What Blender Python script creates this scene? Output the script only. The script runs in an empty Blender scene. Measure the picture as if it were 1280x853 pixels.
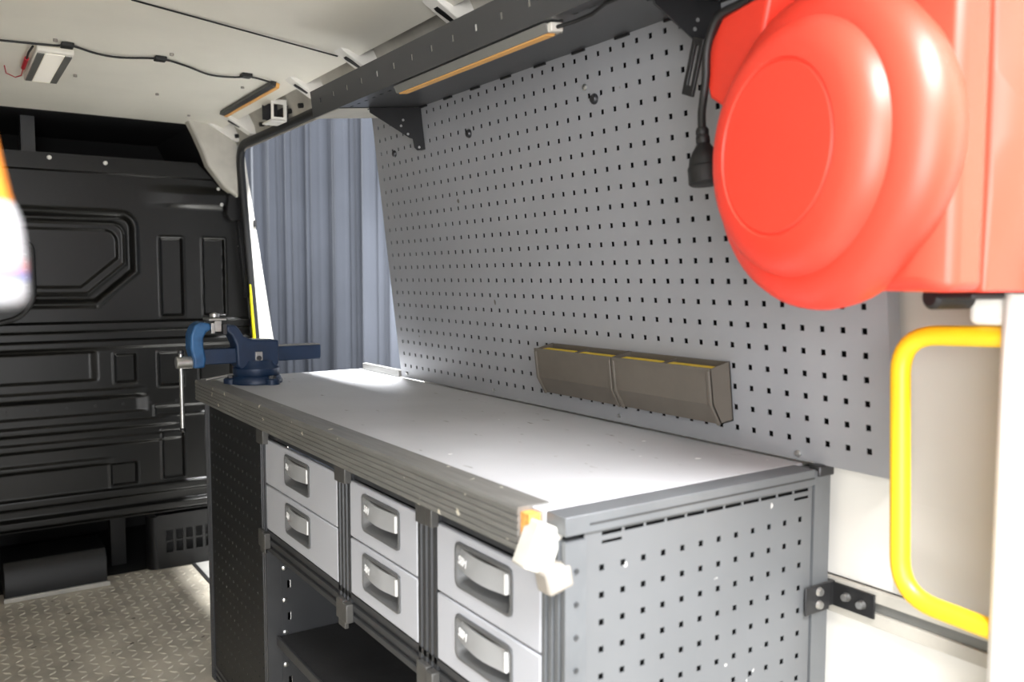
import bpy, bmesh, math, random
from mathutils import Vector, Matrix
random.seed(7)
S = bpy.context.scene
COL = S.collection
PI = math.pi

# ------------------------------------------------------------------ camera
cam_d = bpy.data.cameras.new('camera')
cam = bpy.data.objects.new('camera', cam_d); COL.objects.link(cam)
cam_d.sensor_width = 36.0; cam_d.sensor_fit = 'HORIZONTAL'
cam_d.lens = 1069.55 * 36.0 / 1280.0
cam_d.clip_start = 0.02
fwd = Vector((0.82892, -0.55455, -0.07323)).normalized()
right = fwd.cross(Vector((0, 0, 1))).normalized()
up = right.cross(fwd)
m = Matrix((right, up, -fwd)).transposed().to_4x4()
m.translation = Vector((-2.381, 1.195, 1.245))
cam.matrix_world = m
cam_d.dof.use_dof = True
cam_d.dof.focus_distance = 2.15
cam_d.dof.aperture_fstop = 3.6
S.camera = cam

# ------------------------------------------------------------------ world, lights, exposure
W = bpy.data.worlds.new('world'); S.world = W; W.use_nodes = True
bg = W.node_tree.nodes['Background']
bg.inputs['Color'].default_value = (0.98, 0.99, 1.0, 1)
bg.inputs['Strength'].default_value = 0.6
S.view_settings.view_transform = 'Standard'; S.view_settings.look = 'None'
S.view_settings.gamma = 1.0; S.view_settings.use_curve_mapping = False
S.view_settings.exposure = 0.0

def area(name, loc, target, sx, sy, power, color=(1, 1, 1)):
    d = bpy.data.lights.new(name, 'AREA'); d.shape = 'RECTANGLE'; d.size = sx; d.size_y = sy
    d.energy = power; d.color = color
    o = bpy.data.objects.new(name, d); COL.objects.link(o); o.location = loc
    v = Vector(target) - Vector(loc)
    o.rotation_euler = v.to_track_quat('-Z', 'Y').to_euler()
    return o
# hall lamps: one behind the open rear doors, one over the open side door; the curtain light is added
area('rear_hall_lamp', (-3.45, 0.85, 3.5), (-1.5, 0.45, 0.9), 1.8, 1.3, 640, (0.98, 0.99, 1))
area('rear_softbox', (-3.7, 2.0, 1.15), (-0.9, 0.5, 1.6), 1.8, 1.8, 128, (0.985, 0.99, 1))
sl = area('side_hall_lamp', (0.85, -0.22, 3.4), (0.85, -0.02, 0.9), 1.5, 0.25, 200, (0.98, 0.99, 1))
sl.data.spread = math.radians(75)
area('added_curtain_light', (7.2, -0.1, 2.6), (3.2, -1.0, 1.3), 0.8, 0.8, 420, (0.97, 0.99, 1))  # unseen light added to bring out bright crests on the curtain folds

# ------------------------------------------------------------------ materials
def lin(c):
    return tuple(((v / 255) / 12.92 if v / 255 <= 0.04045 else ((v / 255 + 0.055) / 1.055) ** 2.4) for v in c)
def mat(name, rgb, rough=0.5, metal=0.0, var=0.10, scale=20.0, bump=0.0, bscale=200.0, rgb2=None, stretch=None,
        spec=0.5, coat=0.0, emit=None, estr=0.0):
    mt = bpy.data.materials.new(name); mt.use_nodes = True
    nt = mt.node_tree; b = nt.nodes['Principled BSDF']
    b.inputs['Roughness'].default_value = rough; b.inputs['Metallic'].default_value = metal
    b.inputs['Specular IOR Level'].default_value = spec
    b.inputs['Coat Weight'].default_value = coat
    c = lin(rgb); c2 = lin(rgb2) if rgb2 else tuple(v * (1 - var) for v in c)
    tc = nt.nodes.new('ShaderNodeTexCoord'); mp = nt.nodes.new('ShaderNodeMapping')
    nt.links.new(tc.outputs['Object'], mp.inputs['Vector'])
    if stretch: mp.inputs['Scale'].default_value = stretch
    nz = nt.nodes.new('ShaderNodeTexNoise'); nz.inputs['Scale'].default_value = scale; nz.inputs['Detail'].default_value = 6
    nt.links.new(mp.outputs['Vector'], nz.inputs['Vector'])
    rp = nt.nodes.new('ShaderNodeValToRGB')
    rp.color_ramp.elements[0].position = 0.35; rp.color_ramp.elements[0].color = (*c2, 1)
    rp.color_ramp.elements[1].position = 0.62; rp.color_ramp.elements[1].color = (*c, 1)
    nt.links.new(nz.outputs['Fac'], rp.inputs['Fac']); nt.links.new(rp.outputs['Color'], b.inputs['Base Color'])
    if bump:
        n2 = nt.nodes.new('ShaderNodeTexNoise'); n2.inputs['Scale'].default_value = bscale
        nt.links.new(mp.outputs['Vector'], n2.inputs['Vector'])
        bp = nt.nodes.new('ShaderNodeBump'); bp.inputs['Strength'].default_value = bump; bp.inputs['Distance'].default_value = 0.002
        nt.links.new(n2.outputs['Fac'], bp.inputs['Height']); nt.links.new(bp.outputs['Normal'], b.inputs['Normal'])
    if emit:
        b.inputs['Emission Color'].default_value = (*lin(emit), 1); b.inputs['Emission Strength'].default_value = estr
    return mt
def worn_top():
    mt = mat('worktop_laminate', (186, 187, 190), 0.42, 0.0, 0.08, 5.0)
    nt = mt.node_tree; b = nt.nodes['Principled BSDF']
    old = b.inputs['Base Color'].links[0].from_socket
    tc = nt.nodes.new('ShaderNodeTexCoord'); mp = nt.nodes.new('ShaderNodeMapping'); mp.inputs['Scale'].default_value = (0.8, 2.2, 1)
    nt.links.new(tc.outputs['Object'], mp.inputs['Vector'])
    vo = nt.nodes.new('ShaderNodeTexNoise'); vo.inputs['Scale'].default_value = 26; vo.inputs['Detail'].default_value = 2
    nt.links.new(mp.outputs['Vector'], vo.inputs['Vector'])
    r = nt.nodes.new('ShaderNodeValToRGB'); r.color_ramp.elements[0].position = 0.70; r.color_ramp.elements[0].color = (0, 0, 0, 1)
    r.color_ramp.elements[1].position = 0.76; r.color_ramp.elements[1].color = (1, 1, 1, 1)
    nt.links.new(vo.outputs['Fac'], r.inputs['Fac'])
    mx = nt.nodes.new('ShaderNodeMix'); mx.data_type = 'RGBA'
    nt.links.new(r.outputs['Color'], mx.inputs[0]); nt.links.new(old, mx.inputs[6]); mx.inputs[7].default_value = (*lin((128, 126, 122)), 1)
    nt.links.new(mx.outputs[2], b.inputs['Base Color'])
    return mt
def speck(mt, scale, pos, rgb):
    nt = mt.node_tree; b = nt.nodes['Principled BSDF']; old = b.inputs['Base Color'].links[0].from_socket
    tc = nt.nodes.new('ShaderNodeTexCoord'); nz = nt.nodes.new('ShaderNodeTexNoise'); nz.inputs['Scale'].default_value = scale; nz.inputs['Detail'].default_value = 1
    nt.links.new(tc.outputs['Object'], nz.inputs['Vector'])
    r = nt.nodes.new('ShaderNodeValToRGB'); r.color_ramp.elements[0].position = pos; r.color_ramp.elements[0].color = (0, 0, 0, 1)
    r.color_ramp.elements[1].position = pos + .02; r.color_ramp.elements[1].color = (1, 1, 1, 1); nt.links.new(nz.outputs['Fac'], r.inputs['Fac'])
    mx = nt.nodes.new('ShaderNodeMix'); mx.data_type = 'RGBA'; nt.links.new(r.outputs['Color'], mx.inputs[0]); nt.links.new(old, mx.inputs[6])
    mx.inputs[7].default_value = (*lin(rgb), 1); nt.links.new(mx.outputs[2], b.inputs['Base Color'])
M = dict(
    board=mat('grey_powder_coat', (145, 146, 149), 0.45, 0.15, 0.05, 6, 0.05, 900),
    endgrey=mat('light_grey_powder_coat', (104, 106, 108), 0.45, 0.2, 0.06, 8),
    blackperf=mat('black_powder_coat', (24, 25, 26), 0.5, 0.0, 0.1, 10),
    charcoal=mat('charcoal_anodised', (72, 73, 75), 0.42, 0.45, 0.12, 14),
    greyprof=mat('grey_anodised', (112, 115, 118), 0.42, 0.4, 0.1, 14),
    alu=mat('worn_aluminium', (132, 131, 127), 0.45, 0.45, 0.18, 18, stretch=(0.6, 6, 6)),
    top=worn_top(),
    drawer=mat('drawer_grey', (174, 176, 182), 0.45, 0.0, 0.03, 6),
    cup=mat('cup_grey', (92, 93, 94), 0.42, 0.1, 0.05, 10),
    lever=mat('lever_grey', (160, 161, 162), 0.38, 0.2, 0.05, 10),
    print=mat('white_print', (240, 240, 240), 0.5, 0, 0.02),
    tip=mat('polished_tip', (235, 235, 235), 0.25, 0.1, 0.02),
    clip=mat('connector_plastic', (74, 73, 71), 0.4, 0.0, 0.15, 40),
    rubber=mat('black_rubber', (22, 22, 23), 0.55, 0, 0.1, 30),
    mat_=mat('rubber_mat', (44, 44, 45), 0.75, 0, 0.3, 10, 0.3, 300),
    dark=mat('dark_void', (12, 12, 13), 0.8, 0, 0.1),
    bulk=mat('black_pressed_steel', (13, 13, 12), 0.32, 0.0, 0.22, 7, 0.10, 60, spec=0.38),
    bulkrib=mat('black_plastic', (15, 15, 16), 0.42, 0, 0.15, 15, spec=0.35),
    steel=mat('zinc_steel', (190, 190, 188), 0.3, 0.9, 0.15, 60),
    zinc=mat('bright_zinc', (222, 221, 216), 0.35, 0.2, 0.08, 60),
    dsteel=mat('dark_steel', (70, 70, 72), 0.4, 0.7, 0.2, 40),
    white=mat('white_van_paint', (232, 229, 222), 0.42, 0, 0.05, 4),
    shadegrey=mat('wall_shade_grey', (196, 191, 182), 0.5, 0, 0.05, 5),  # white wall toned down to grey, shade put into the colour
    ceil=mat('painted_headliner', (236, 232, 220), 0.6, 0, 0.05, 4, 0.06, 120),
    cove=mat('primer_grey', (190, 186, 176), 0.55, 0, 0.18, 12),
    floor=mat('tread_plate', (192, 184, 168), 0.5, 0.05, 0.30, 7, 0.08, 90),
    tread=mat('tread_ridge', (204, 197, 182), 0.40, 0.1, 0.25, 9),
    sill=mat('sill_plate', (196, 194, 188), 0.4, 0.5, 0.15, 10),
    shelf=mat('anthracite_sheet', (62, 63, 65), 0.32, 0.1, 0.08, 8),
    bracket=mat('black_sheet', (30, 30, 31), 0.42, 0.1, 0.08, 10),
    red=mat('red_plastic', (240, 66, 48), 0.42, 0, 0.05, 5, spec=0.5),
    bin=mat('taupe_plastic', (90, 84, 76), 0.48, 0, 0.1, 18),
    yellowfoam=mat('yellow_liner', (222, 192, 40), 0.6, 0, 0.1, 60),
    yellow=mat('yellow_paint', (250, 200, 30), 0.4, 0, 0.05, 10),
    yellow2=mat('lemon_paint', (236, 226, 30), 0.4, 0, 0.05, 10),
    vise=mat('blue_cast_iron', (17, 40, 69), 0.42, 0.1, 0.2, 22, 0.12, 160),
    viseworn=mat('worn_blue_cast', (44, 92, 138), 0.42, 0.15, 0.4, 26, 0.12, 160, rgb2=(30, 70, 112)),
    wood=mat('particle_board', (226, 158, 80), 0.7, 0, 0.4, 120),
    cap=mat('white_cap', (196, 193, 184), 0.5, 0, 0.12, 30),
    capgrey=mat('grey_cap', (148, 142, 134), 0.5, 0, 0.12, 30),
    amber=mat('amber_phosphor', (226, 170, 96), 0.5, 0, 0.06, 60),
    lampwhite=mat('lamp_white', (240, 236, 226), 0.5, 0, 0.02),
    lampglow=mat('lamp_diffuser', (244, 240, 230), 0.5, 0, 0.02, emit=(255, 244, 224), estr=0.22),
    lampgrey=mat('lamp_grey', (122, 122, 118), 0.45, 0.3, 0.05),
    cable=mat('cable_black', (24, 24, 24), 0.5, 0, 0.1),
    redwire=mat('red_connector', (190, 30, 44), 0.45, 0, 0.05),
    curtain=mat('blue_grey_fabric', (112, 117, 128), 0.9, 0, 0.08, 3, 0.2, 500),
    concrete=mat('concrete', (120, 120, 118), 0.8, 0, 0.15, 5),
    bottle=mat('bottle_white', (150, 150, 153), 0.35, 0, 0.02),
    orange=mat('orange_cap', (196, 116, 36), 0.45, 0, 0.03),
    bluep=mat('blue_band', (84, 98, 150), 0.4, 0, 0.03),
    pinkp=mat('pink_band', (168, 128, 130), 0.4, 0, 0.03),
    plate=mat('notice_plate', (52, 54, 56), 0.35, 0, 0.1, 20),
    plateprint=mat('grey_print', (130, 136, 132), 0.5, 0, 0.05),
)

speck(M['alu'], 42, .745, (226, 220, 204)); speck(M['top'], 30, .775, (240, 240, 238)); speck(M['endgrey'], 60, .78, (190, 190, 188))
speck(M['board'], 30, .80, (96, 92, 86)); speck(M['floor'], 22, .74, (84, 76, 66))

# ------------------------------------------------------------------ mesh helpers
class MB:
    def __init__(s): s.v = []; s.f = []
    def add(s, vs, fs, T=None):
        k = len(s.v)
        s.v += [tuple(T @ Vector(p)) if T else tuple(p) for p in vs]
        s.f += [tuple(i + k for i in f) for f in fs]
        return s
    def box(s, x0, x1, y0, y1, z0, z1, T=None):
        x0, x1 = sorted((x0, x1)); y0, y1 = sorted((y0, y1)); z0, z1 = sorted((z0, z1))
        v = [(x0, y0, z0), (x1, y0, z0), (x1, y1, z0), (x0, y1, z0), (x0, y0, z1), (x1, y0, z1), (x1, y1, z1), (x0, y1, z1)]
        return s.add(v, [(0, 3, 2, 1), (4, 5, 6, 7), (0, 1, 5, 4), (1, 2, 6, 5), (2, 3, 7, 6), (3, 0, 4, 7)], T)
    def prism(s, poly, axis, a, b, T=None):
        # poly in the two other axes (cyclic order kept: x->(y,z), y->(x,z), z->(x,y))
        def P(q, t): return (t, q[0], q[1]) if axis == 0 else ((q[0], t, q[1]) if axis == 1 else (q[0], q[1], t))
        n = len(poly)
        v = [P(q, a) for q in poly] + [P(q, b) for q in poly]
        f = [tuple(range(n)), tuple(range(2 * n - 1, n - 1, -1))] + [(i, i + n, (i + 1) % n + n, (i + 1) % n) for i in range(n)]
        return s.add(v, f, T)
    def lathe(s, prof, n=32, T=None):
        # prof: list of (r, h) about local z
        v = []; f = []
        for r, h in prof:
            for k in range(n):
                a = 2 * PI * k / n; v.append((r * math.cos(a), r * math.sin(a), h))
        for i in range(len(prof) - 1):
            for k in range(n):
                k2 = (k + 1) % n
                f.append((i * n + k, i * n + k2, (i + 1) * n + k2, (i + 1) * n + k))
        f.append(tuple(range(n - 1, -1, -1))); f.append(tuple((len(prof) - 1) * n + k for k in range(n)))
        return s.add(v, f, T)
    def cyl(s, p, q, r, n=16, r2=None):
        p = Vector(p); q = Vector(q); d = q - p
        T = Matrix.Translation(p) @ d.to_track_quat('Z', 'Y').to_matrix().to_4x4()
        return s.lathe([(r, 0), (r2 if r2 is not None else r, d.length)], n, T)
    def tube(s, pts, r, n=10):
        pts = [Vector(p) for p in pts]; v = []; f = []
        prev = None
        for i, p in enumerate(pts):
            t = (pts[min(i + 1, len(pts) - 1)] - pts[max(i - 1, 0)]).normalized()
            if prev is None:
                u = t.orthogonal().normalized()
            else:
                u = (prev - t * prev.dot(t)).normalized()
            prev = u; w = t.cross(u)
            for k in range(n):
                a = 2 * PI * k / n; v.append(p + u * (r * math.cos(a)) + w * (r * math.sin(a)))
        for i in range(len(pts) - 1):
            for k in range(n):
                k2 = (k + 1) % n
                f.append((i * n + k, i * n + k2, (i + 1) * n + k2, (i + 1) * n + k))
        f.append(tuple(range(n - 1, -1, -1))); f.append(tuple((len(pts) - 1) * n + k for k in range(n)))
        return s.add(v, f)
    def loft(s, loops, cap0=True, cap1=True, T=None):
        n = len(loops[0]); v = [p for l in loops for p in l]; f = []
        for i in range(len(loops) - 1):
            for k in range(n):
                k2 = (k + 1) % n
                f.append((i * n + k, i * n + k2, (i + 1) * n + k2, (i + 1) * n + k))
        if cap0: f.append(tuple(range(n - 1, -1, -1)))
        if cap1: f.append(tuple((len(loops) - 1) * n + k for k in range(n)))
        return s.add(v, f, T)
    def perf(s, us, ws, t, holes, place):
        """sheet with rectangular holes. us, ws: sorted break lines; holes: set of (i,j) cells left open; place(u,w,d)"""
        nu, nw = len(us), len(ws); base = len(s.v)
        for d in (0, -t):
            for w in ws:
                for u in us: s.v.append(tuple(place(u, w, d)))
        A = lambda i, j: base + j * nu + i
        Bk = lambda i, j: base + nu * nw + j * nu + i
        for j in range(nw - 1):
            for i in range(nu - 1):
                if (i, j) in holes:
                    s.f += [(A(i, j), A(i + 1, j), Bk(i + 1, j), Bk(i, j)), (A(i + 1, j), A(i + 1, j + 1), Bk(i + 1, j + 1), Bk(i + 1, j)),
                            (A(i + 1, j + 1), A(i, j + 1), Bk(i, j + 1), Bk(i + 1, j + 1)), (A(i, j + 1), A(i, j), Bk(i, j), Bk(i, j + 1))]
                else:
                    s.f.append((A(i, j), A(i + 1, j), A(i + 1, j + 1), A(i, j + 1)))
                    s.f.append((Bk(i, j), Bk(i, j + 1), Bk(i + 1, j + 1), Bk(i + 1, j)))
        for i in range(nu - 1):
            s.f.append((A(i, 0), Bk(i, 0), Bk(i + 1, 0), A(i + 1, 0))); s.f.append((A(i, nw - 1), A(i + 1, nw - 1), Bk(i + 1, nw - 1), Bk(i, nw - 1)))
        for j in range(nw - 1):
            s.f.append((A(0, j), A(0, j + 1), Bk(0, j + 1), Bk(0, j))); s.f.append((A(nu - 1, j), Bk(nu - 1, j), Bk(nu - 1, j + 1), A(nu - 1, j + 1)))
        return s
    def build(s, name, mt, parent=None, bevel=0.0, smooth=False, segs=2, fixn=True, origin=None):
        me = bpy.data.meshes.new(name); me.from_pydata(s.v, [], s.f)
        if fixn:
            bm = bmesh.new(); bm.from_mesh(me); bmesh.ops.recalc_face_normals(bm, faces=bm.faces); bm.to_mesh(me); bm.free()
        me.materials.append(M[mt] if isinstance(mt, str) else mt)
        o = bpy.data.objects.new(name, me); COL.objects.link(o)
        if smooth or bevel:
            for p in me.polygons: p.use_smooth = True
            me.set_sharp_from_angle(angle=math.radians(40))
        if bevel:
            b = o.modifiers.new('bevel', 'BEVEL'); b.width = bevel; b.segments = segs; b.limit_method = 'ANGLE'; b.angle_limit = math.radians(40)
        if parent: o.parent = parent
        return o
def thing(name, label, cat, loc, group=None, kind=None):
    o = bpy.data.objects.new(name, None); COL.objects.link(o); o.location = (0, 0, 0)
    o.empty_display_size = 0.05
    tag(o, label, cat, group, kind)
    return o
def tag(o, label=None, cat=None, group=None, kind=None):
    if label: o['label'] = label
    if cat: o['category'] = cat
    if group: o['group'] = group
    if kind: o['kind'] = kind
    return o
def structure(o, label=None):
    o['kind'] = 'structure'
    if label: o['label'] = label
    return o
# tilted frame of the perforated wall board: X along van, v out of the board, u up the board
TH = math.radians(6.6); OZ = 0.975
def B(X, v, u): return (X, v * math.cos(TH) + u * math.sin(TH), -v * math.sin(TH) + u * math.cos(TH) + OZ)
BT = Matrix(((1, 0, 0, 0), (0, math.cos(TH), math.sin(TH), 0), (0, -math.sin(TH), math.cos(TH), OZ), (0, 0, 0, 1)))
def rrect(x0, x1, z0, z1, r, n=5):
    out = []
    for cx, cz, a0 in ((x1 - r, z1 - r, 0), (x0 + r, z1 - r, 90), (x0 + r, z0 + r, 180), (x1 - r, z0 + r, 270)):
        for k in range(n + 1):
            a = math.radians(a0 + 90 * k / n); out.append((cx + r * math.cos(a), cz + r * math.sin(a)))
    return out
def arc_path(pts, r, n=6):
    """polyline with rounded corners"""
    pts = [Vector(p) for p in pts]; out = [pts[0]]
    for i in range(1, len(pts) - 1):
        p, q, s_ = pts[i - 1], pts[i], pts[i + 1]
        a = (p - q).normalized(); b = (s_ - q).normalized()
        d = min(r, (p - q).length * .49, (s_ - q).length * .49)
        for k in range(n + 1):
            t = k / n; A_ = q + a * d * (1 - t); B_ = q + b * d * t
            out.append(A_ * (1 - t) + B_ * t)
    out.append(pts[-1]); return out
def crom(p, n=6):
    p = [Vector(q) for q in p]; o = []
    for i in range(len(p) - 1):
        a, b, c, d = p[max(i - 1, 0)], p[i], p[i + 1], p[min(i + 2, len(p) - 1)]
        for k in range(n):
            t = k / n; o.append(.5 * ((2 * b) + (c - a) * t + (2 * a - 5 * b + 4 * c - d) * t * t + (3 * b - a - 3 * c + d) * t ** 3))
    return o + [p[-1]]
def sstep(a, b, x):
    t = max(0, min(1, (x - a) / (b - a))); return t * t * (3 - 2 * t)

# ================================================================== THE SETTING
# ---- floor
fl = structure(MB().box(-2.2, 1.47, -0.12, 1.74, -0.04, 0).build('floor', 'floor'), 'worn metal tread-plate van floor')
MB().box(1.47, 2.2, -0.02, 1.74, -0.04, -0.002).build('cab_floor', 'dark', fl)  # near-black slab added as the shade under the bulkhead
tb = MB()
for i in range(-16, 37):
    for j in range(0, 36):
        x = 0.040 * i; y = 0.345 + 0.040 * j
        if x > 1.44 or y > 1.72 or (y < 0.57 and x < 0.34): continue
        a = PI / 4 if (i + j) % 2 else -PI / 4
        ca, sa = math.cos(a), math.sin(a); L, w, h = 0.0175, 0.0055, 0.0026
        pts = [(L, 0, 0), (0, w, 0), (-L, 0, 0), (0, -w, 0), (L * .5, 0, h), (-L * .5, 0, h)]
        tb.add([(x + p[0] * ca - p[1] * sa, y + p[0] * sa + p[1] * ca, p[2]) for p in pts],
               [(0, 1, 4), (1, 2, 5), (1, 5, 4), (2, 3, 5), (3, 0, 4), (3, 4, 5)])
tr = tb.build('tread_pattern', 'tread', fl); tr['kind'] = 'stuff'
MB().box(0.36, 1.44, -0.11, 0.312, 0, 0.004).build('sill_plate', 'sill', fl, bevel=0.001)
MB().box(0.36, 1.44, 0.312, 0.326, 0, 0.006).build('floor_seam', 'rubber', fl)

# ---- ceiling (profile run along the van) and the cove over the side door
prof = [(1.74, 1.55), (1.70, 1.74), (1.62, 1.86), (1.50, 1.895), (1.2, 1.902), (0.7, 1.902), (0.28, 1.90), (0.20, 1.893), (0.168, 1.880),
        (0.160, 1.886), (0.20, 1.935), (0.7, 1.945), (1.6, 1.935), (1.72, 1.86), (1.78, 1.72), (1.78, 1.55)]
ce = structure(MB().prism(prof, 0, -2.12, 1.47).build('ceiling', 'ceil', smooth=True), 'cream painted van ceiling')
MB().box(-2.12, 2.4, 0.0, 1.9, 1.99, 2.02).build('roof_skin', 'white', ce)
covep = [(0.20, 1.96), (0.185, 1.935), (0.160, 1.925), (0.125, 1.905), (0.102, 1.86), (0.096, 1.815), (0.05, 1.845), (0.0, 1.878), (0.0, 1.99), (0.20, 1.99)]
structure(MB().prism(covep, 0, -2.12, 1.46).build('trim_1', 'cove', smooth=True), 'grey painted roof rail above the side door')
sm = MB()
sm.add([(-0.164, 0.79, 1.9015), (-0.159, 0.79, 1.9015), (0.024, 0.20, 1.8925), (0.019, 0.20, 1.8925),
        (-0.164, 0.79, 1.8985), (-0.159, 0.79, 1.8985), (0.024, 0.20, 1.8895), (0.019, 0.20, 1.8895)],
       [(0, 1, 2, 3), (4, 7, 6, 5), (0, 4, 5, 1), (1, 5, 6, 2), (2, 6, 7, 3), (3, 7, 4, 0)])
sm.build('ceiling_seam', 'rubber', ce)
for X in (1.36, 1.13, 0.36, -0.06, -0.60):          # rib ends between ceiling and rail
    rb = MB().prism([(0.215, 1.888), (0.235, 1.905), (0.115, 1.905), (0.093, 1.832), (0.108, 1.826)], 0, X, X + 0.055).build('rib_end', 'white', ce, bevel=0.003)
    MB().prism([(0.196, 1.8725), (0.201, 1.8775), (0.126, 1.8425), (0.121, 1.8375)], 0, X + 0.018, X + 0.036).build('rib_slot', 'rubber', rb)
for X, y in ((0.9, 0.52), (0.62, 0.30), (1.25, 0.33), (0.75, 0.80), (0.30, 0.60), (0.32, 0.90)):
    MB().cyl((X, y, 1.895), (X, y, 1.9025), 0.006, 10).build('ceiling_rivet', 'capgrey', ce)
for X in (1.36, 1.02, 0.70, 0.58):
    MB().cyl((X, 0.10, 1.853), (X, 0.117, 1.85), 0.009, 10).build('plug_hole', 'rubber', bpy.data.objects['trim_1'])

# ---- right side wall behind the board, leaning in above the waist
def wy(z): return -0.055 + max(0, (z - 0.93)) * math.tan(TH)
wp = [(wy(0), 0), (wy(.93), .93), (wy(1.95), 1.95), (wy(1.95) - .05, 1.95), (-.11, .93), (-.11, 0)]
wr = structure(MB().prism(wp, 0, -2.0, -0.02).build('wall_right', 'white'), 'white painted van side wall')
MB().box(-0.02, 0.36, -0.14, -0.055, -0.04, 0.90).build('lower_panel', 'white', wr)
# rail along the wall
rl = MB()
rl.box(-1.90, -1.35, -0.056, -0.048, 0.682, 0.742); rl.box(-1.90, -1.35, -0.056, -0.040, 0.722, 0.742); rl.box(-1.90, -1.35, -0.056, -0.040, 0.682, 0.704)
ro = rl.build('wall_rail', 'cove', wr, bevel=0.001)
MB().box(-1.90, -1.36, -0.049, -0.046, 0.705, 0.721).build('rail_slot', 'lampgrey', ro)
MB().prism([(wy(.75) - .01, .748), (wy(.75) + .003, .748), (wy(.93) + .003, .935), (wy(1.5) + .003, 1.5), (wy(1.5) - .01, 1.5)], 0, -1.832, -1.612).build('shade_panel', 'shadegrey', wr)  # grey sheet added to darken the wall, standing in for shade
# near rear pillar
pl = MB().prism([(-2.16, -0.14), (-1.832, -0.14), (-1.830, 0.088), (-1.842, 0.10), (-2.16, 0.10)], 2, -0.04, 1.95)
po = structure(pl.build('trim_2', 'white', bevel=0.006), 'bright white rear door pillar at the right edge')
MB().box(-1.842, -1.788, -0.02, 0.09, 1.185, 1.262).build('pillar_pad', 'white', po, bevel=0.010, segs=3)
MB().box(-1.90, -1.825, -0.02, 0.092, 1.262, 1.274).build('pillar_ledge', 'white', po, bevel=0.003)
MB().box(-1.842, -1.80, -0.055, 0.06, 0.60, 0.652).build('pillar_clip', 'capgrey', po, bevel=0.012, segs=3)
# left wall
structure(MB().prism([(1.72, -0.04), (1.72, 1.0), (1.66, 1.90), (1.78, 1.95), (1.80, -0.04)], 0, -2.12, 2.4).build('wall_left', 'white'), 'white van side wall opposite the bench')

# ---- bulkhead: pressed black steel wall
XB = 1.45
def yR(z):
    if z < 1.59: return 0.04 + (z - 0.97) * 0.075
    if z < 1.64: return 0.0865 + (z - 1.59) * 1.6
    return 0.1665 + (z - 1.64) * 0.95
def box_sd(y, z, y0, y1, z0, z1):
    dx = max(y0 - y, y - y1); dz = max(z0 - z, z - z1)
    return max(dx, dz) if max(dx, dz) < 0 else math.hypot(max(dx, 0), max(dz, 0))
def win_sd(y, z, off):
    # recessed window panel with a cut lower right corner
    y0, y1, z0, z1 = 0.519 + off, 1.36 - off, 1.150 + off, 1.500 - off
    d = box_sd(y, z, y0 + .05, y1 - .05, z0 + .05, z1 - .05) - .05
    nx, nz = -0.652, -0.758
    c = (y - (0.542 + off * .9)) * nx + (z - (1.257)) * nz - 0.0 + off * .75
    return max(d, c)
recess = [(0.326, 0.412, 1.088, 1.414, .012), (0.150, 0.238, 1.088, 1.414, .012), (0.525, 0.602, 0.815, 0.930, .010),
          (0.333, 0.430, 0.790, 0.930, .010), (0.532, 0.630, 0.385, 0.475, .010), (0.342, 0.425, 0.390, 0.595, .011),
          (0.130, 0.240, 0.390, 0.595, .011), (0.130, 0.262, 0.790, 0.930, .010), (0.20, 0.45, 0.665, 0.70, .006)]
def band(z, a, b, s=.006): return sstep(a - s, a + s, z) * (1 - sstep(b - s, b + s, z))
def hgt(y, z):
    h = 0.0
    d = win_sd(y, z, 0.0)
    h += .011 * (1 - sstep(0.0, .018, abs(d - .010)))             # outer ridge
    h -= .013 * (1 - sstep(-.014, .0, d))                          # step in
    d2 = win_sd(y, z, .030); h += .006 * (1 - sstep(.0, .010, abs(d2)))
    d3 = win_sd(y, z, .055); h -= .010 * (1 - sstep(-.010, .002, d3))
    for y0, y1, z0, z1, dp in recess:
        e = box_sd(y, z, y0, y1, z0, z1); h -= dp * (1 - sstep(-.006, .002, e))
        h += .003 * (1 - sstep(0, .007, abs(e - .006)))
    h += .016 * band(z, 1.030, 1.066) + .012 * band(z, 0.960, 0.992)
    f = sstep(.47, .53, y)
    h += .010 * f * band(z, .760, .790) - .010 * f * band(z, .690, .752)
    g = sstep(.33, .40, y + (0.6 - z) * .4)
    h += .012 * g * band(z, .625, .655) + .010 * g * band(z, .560, .590) + .010 * sstep(.60, .66, y) * band(z, .480, .505)
    h -= .012 * sstep(.66, .70, y) * band(z, .830, .945)
    h += .016 * band(z, .335, .372) + .022 * (1 - sstep(.285, .30, z))
    h -= .014 * (1 - sstep(.250, .262, z))
    h += .020 * sstep(1.535, 1.565, z) * (1 - sstep(1.60, 1.64, z)) * (1 - sstep(.24, .50, y))
    h += .012 * sstep(1.665, 1.672, z)
    return h
NZ = 400
yl = [0.03 + 0.27 * k / 84 for k in range(84)] + [0.30 + 0.45 * k / 125 for k in range(125)] + [0.75 + 0.97 * k / 90 for k in range(91)]
NY = len(yl) - 1
z0b, z1b = 0.245, 1.735
bm_ = MB()
for k in range(NZ + 1):
    z = z0b + (z1b - z0b) * k / NZ
    a = yR(z)
    for y in yl:
        if y < 0.30: y = a + (0.30 - a) * (y - 0.03) / 0.27
        bm_.v.append((XB - hgt(y, z), y, z))
for k in range(NZ):
    for i in range(NY):
        q = k * (NY + 1) + i
        bm_.f.append((q, q + NY + 1, q + NY + 2, q + 1))
bk = bm_.build('wall_front', 'bulk', smooth=True, fixn=False)
for p in bk.data.polygons: p.use_smooth = True
MB().box(XB + .03, XB + .034, 0.12, 1.72, 0.25, 1.60).build('rear_skin', 'dark', bk)
structure(bk, 'black pressed steel bulkhead wall')
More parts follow.
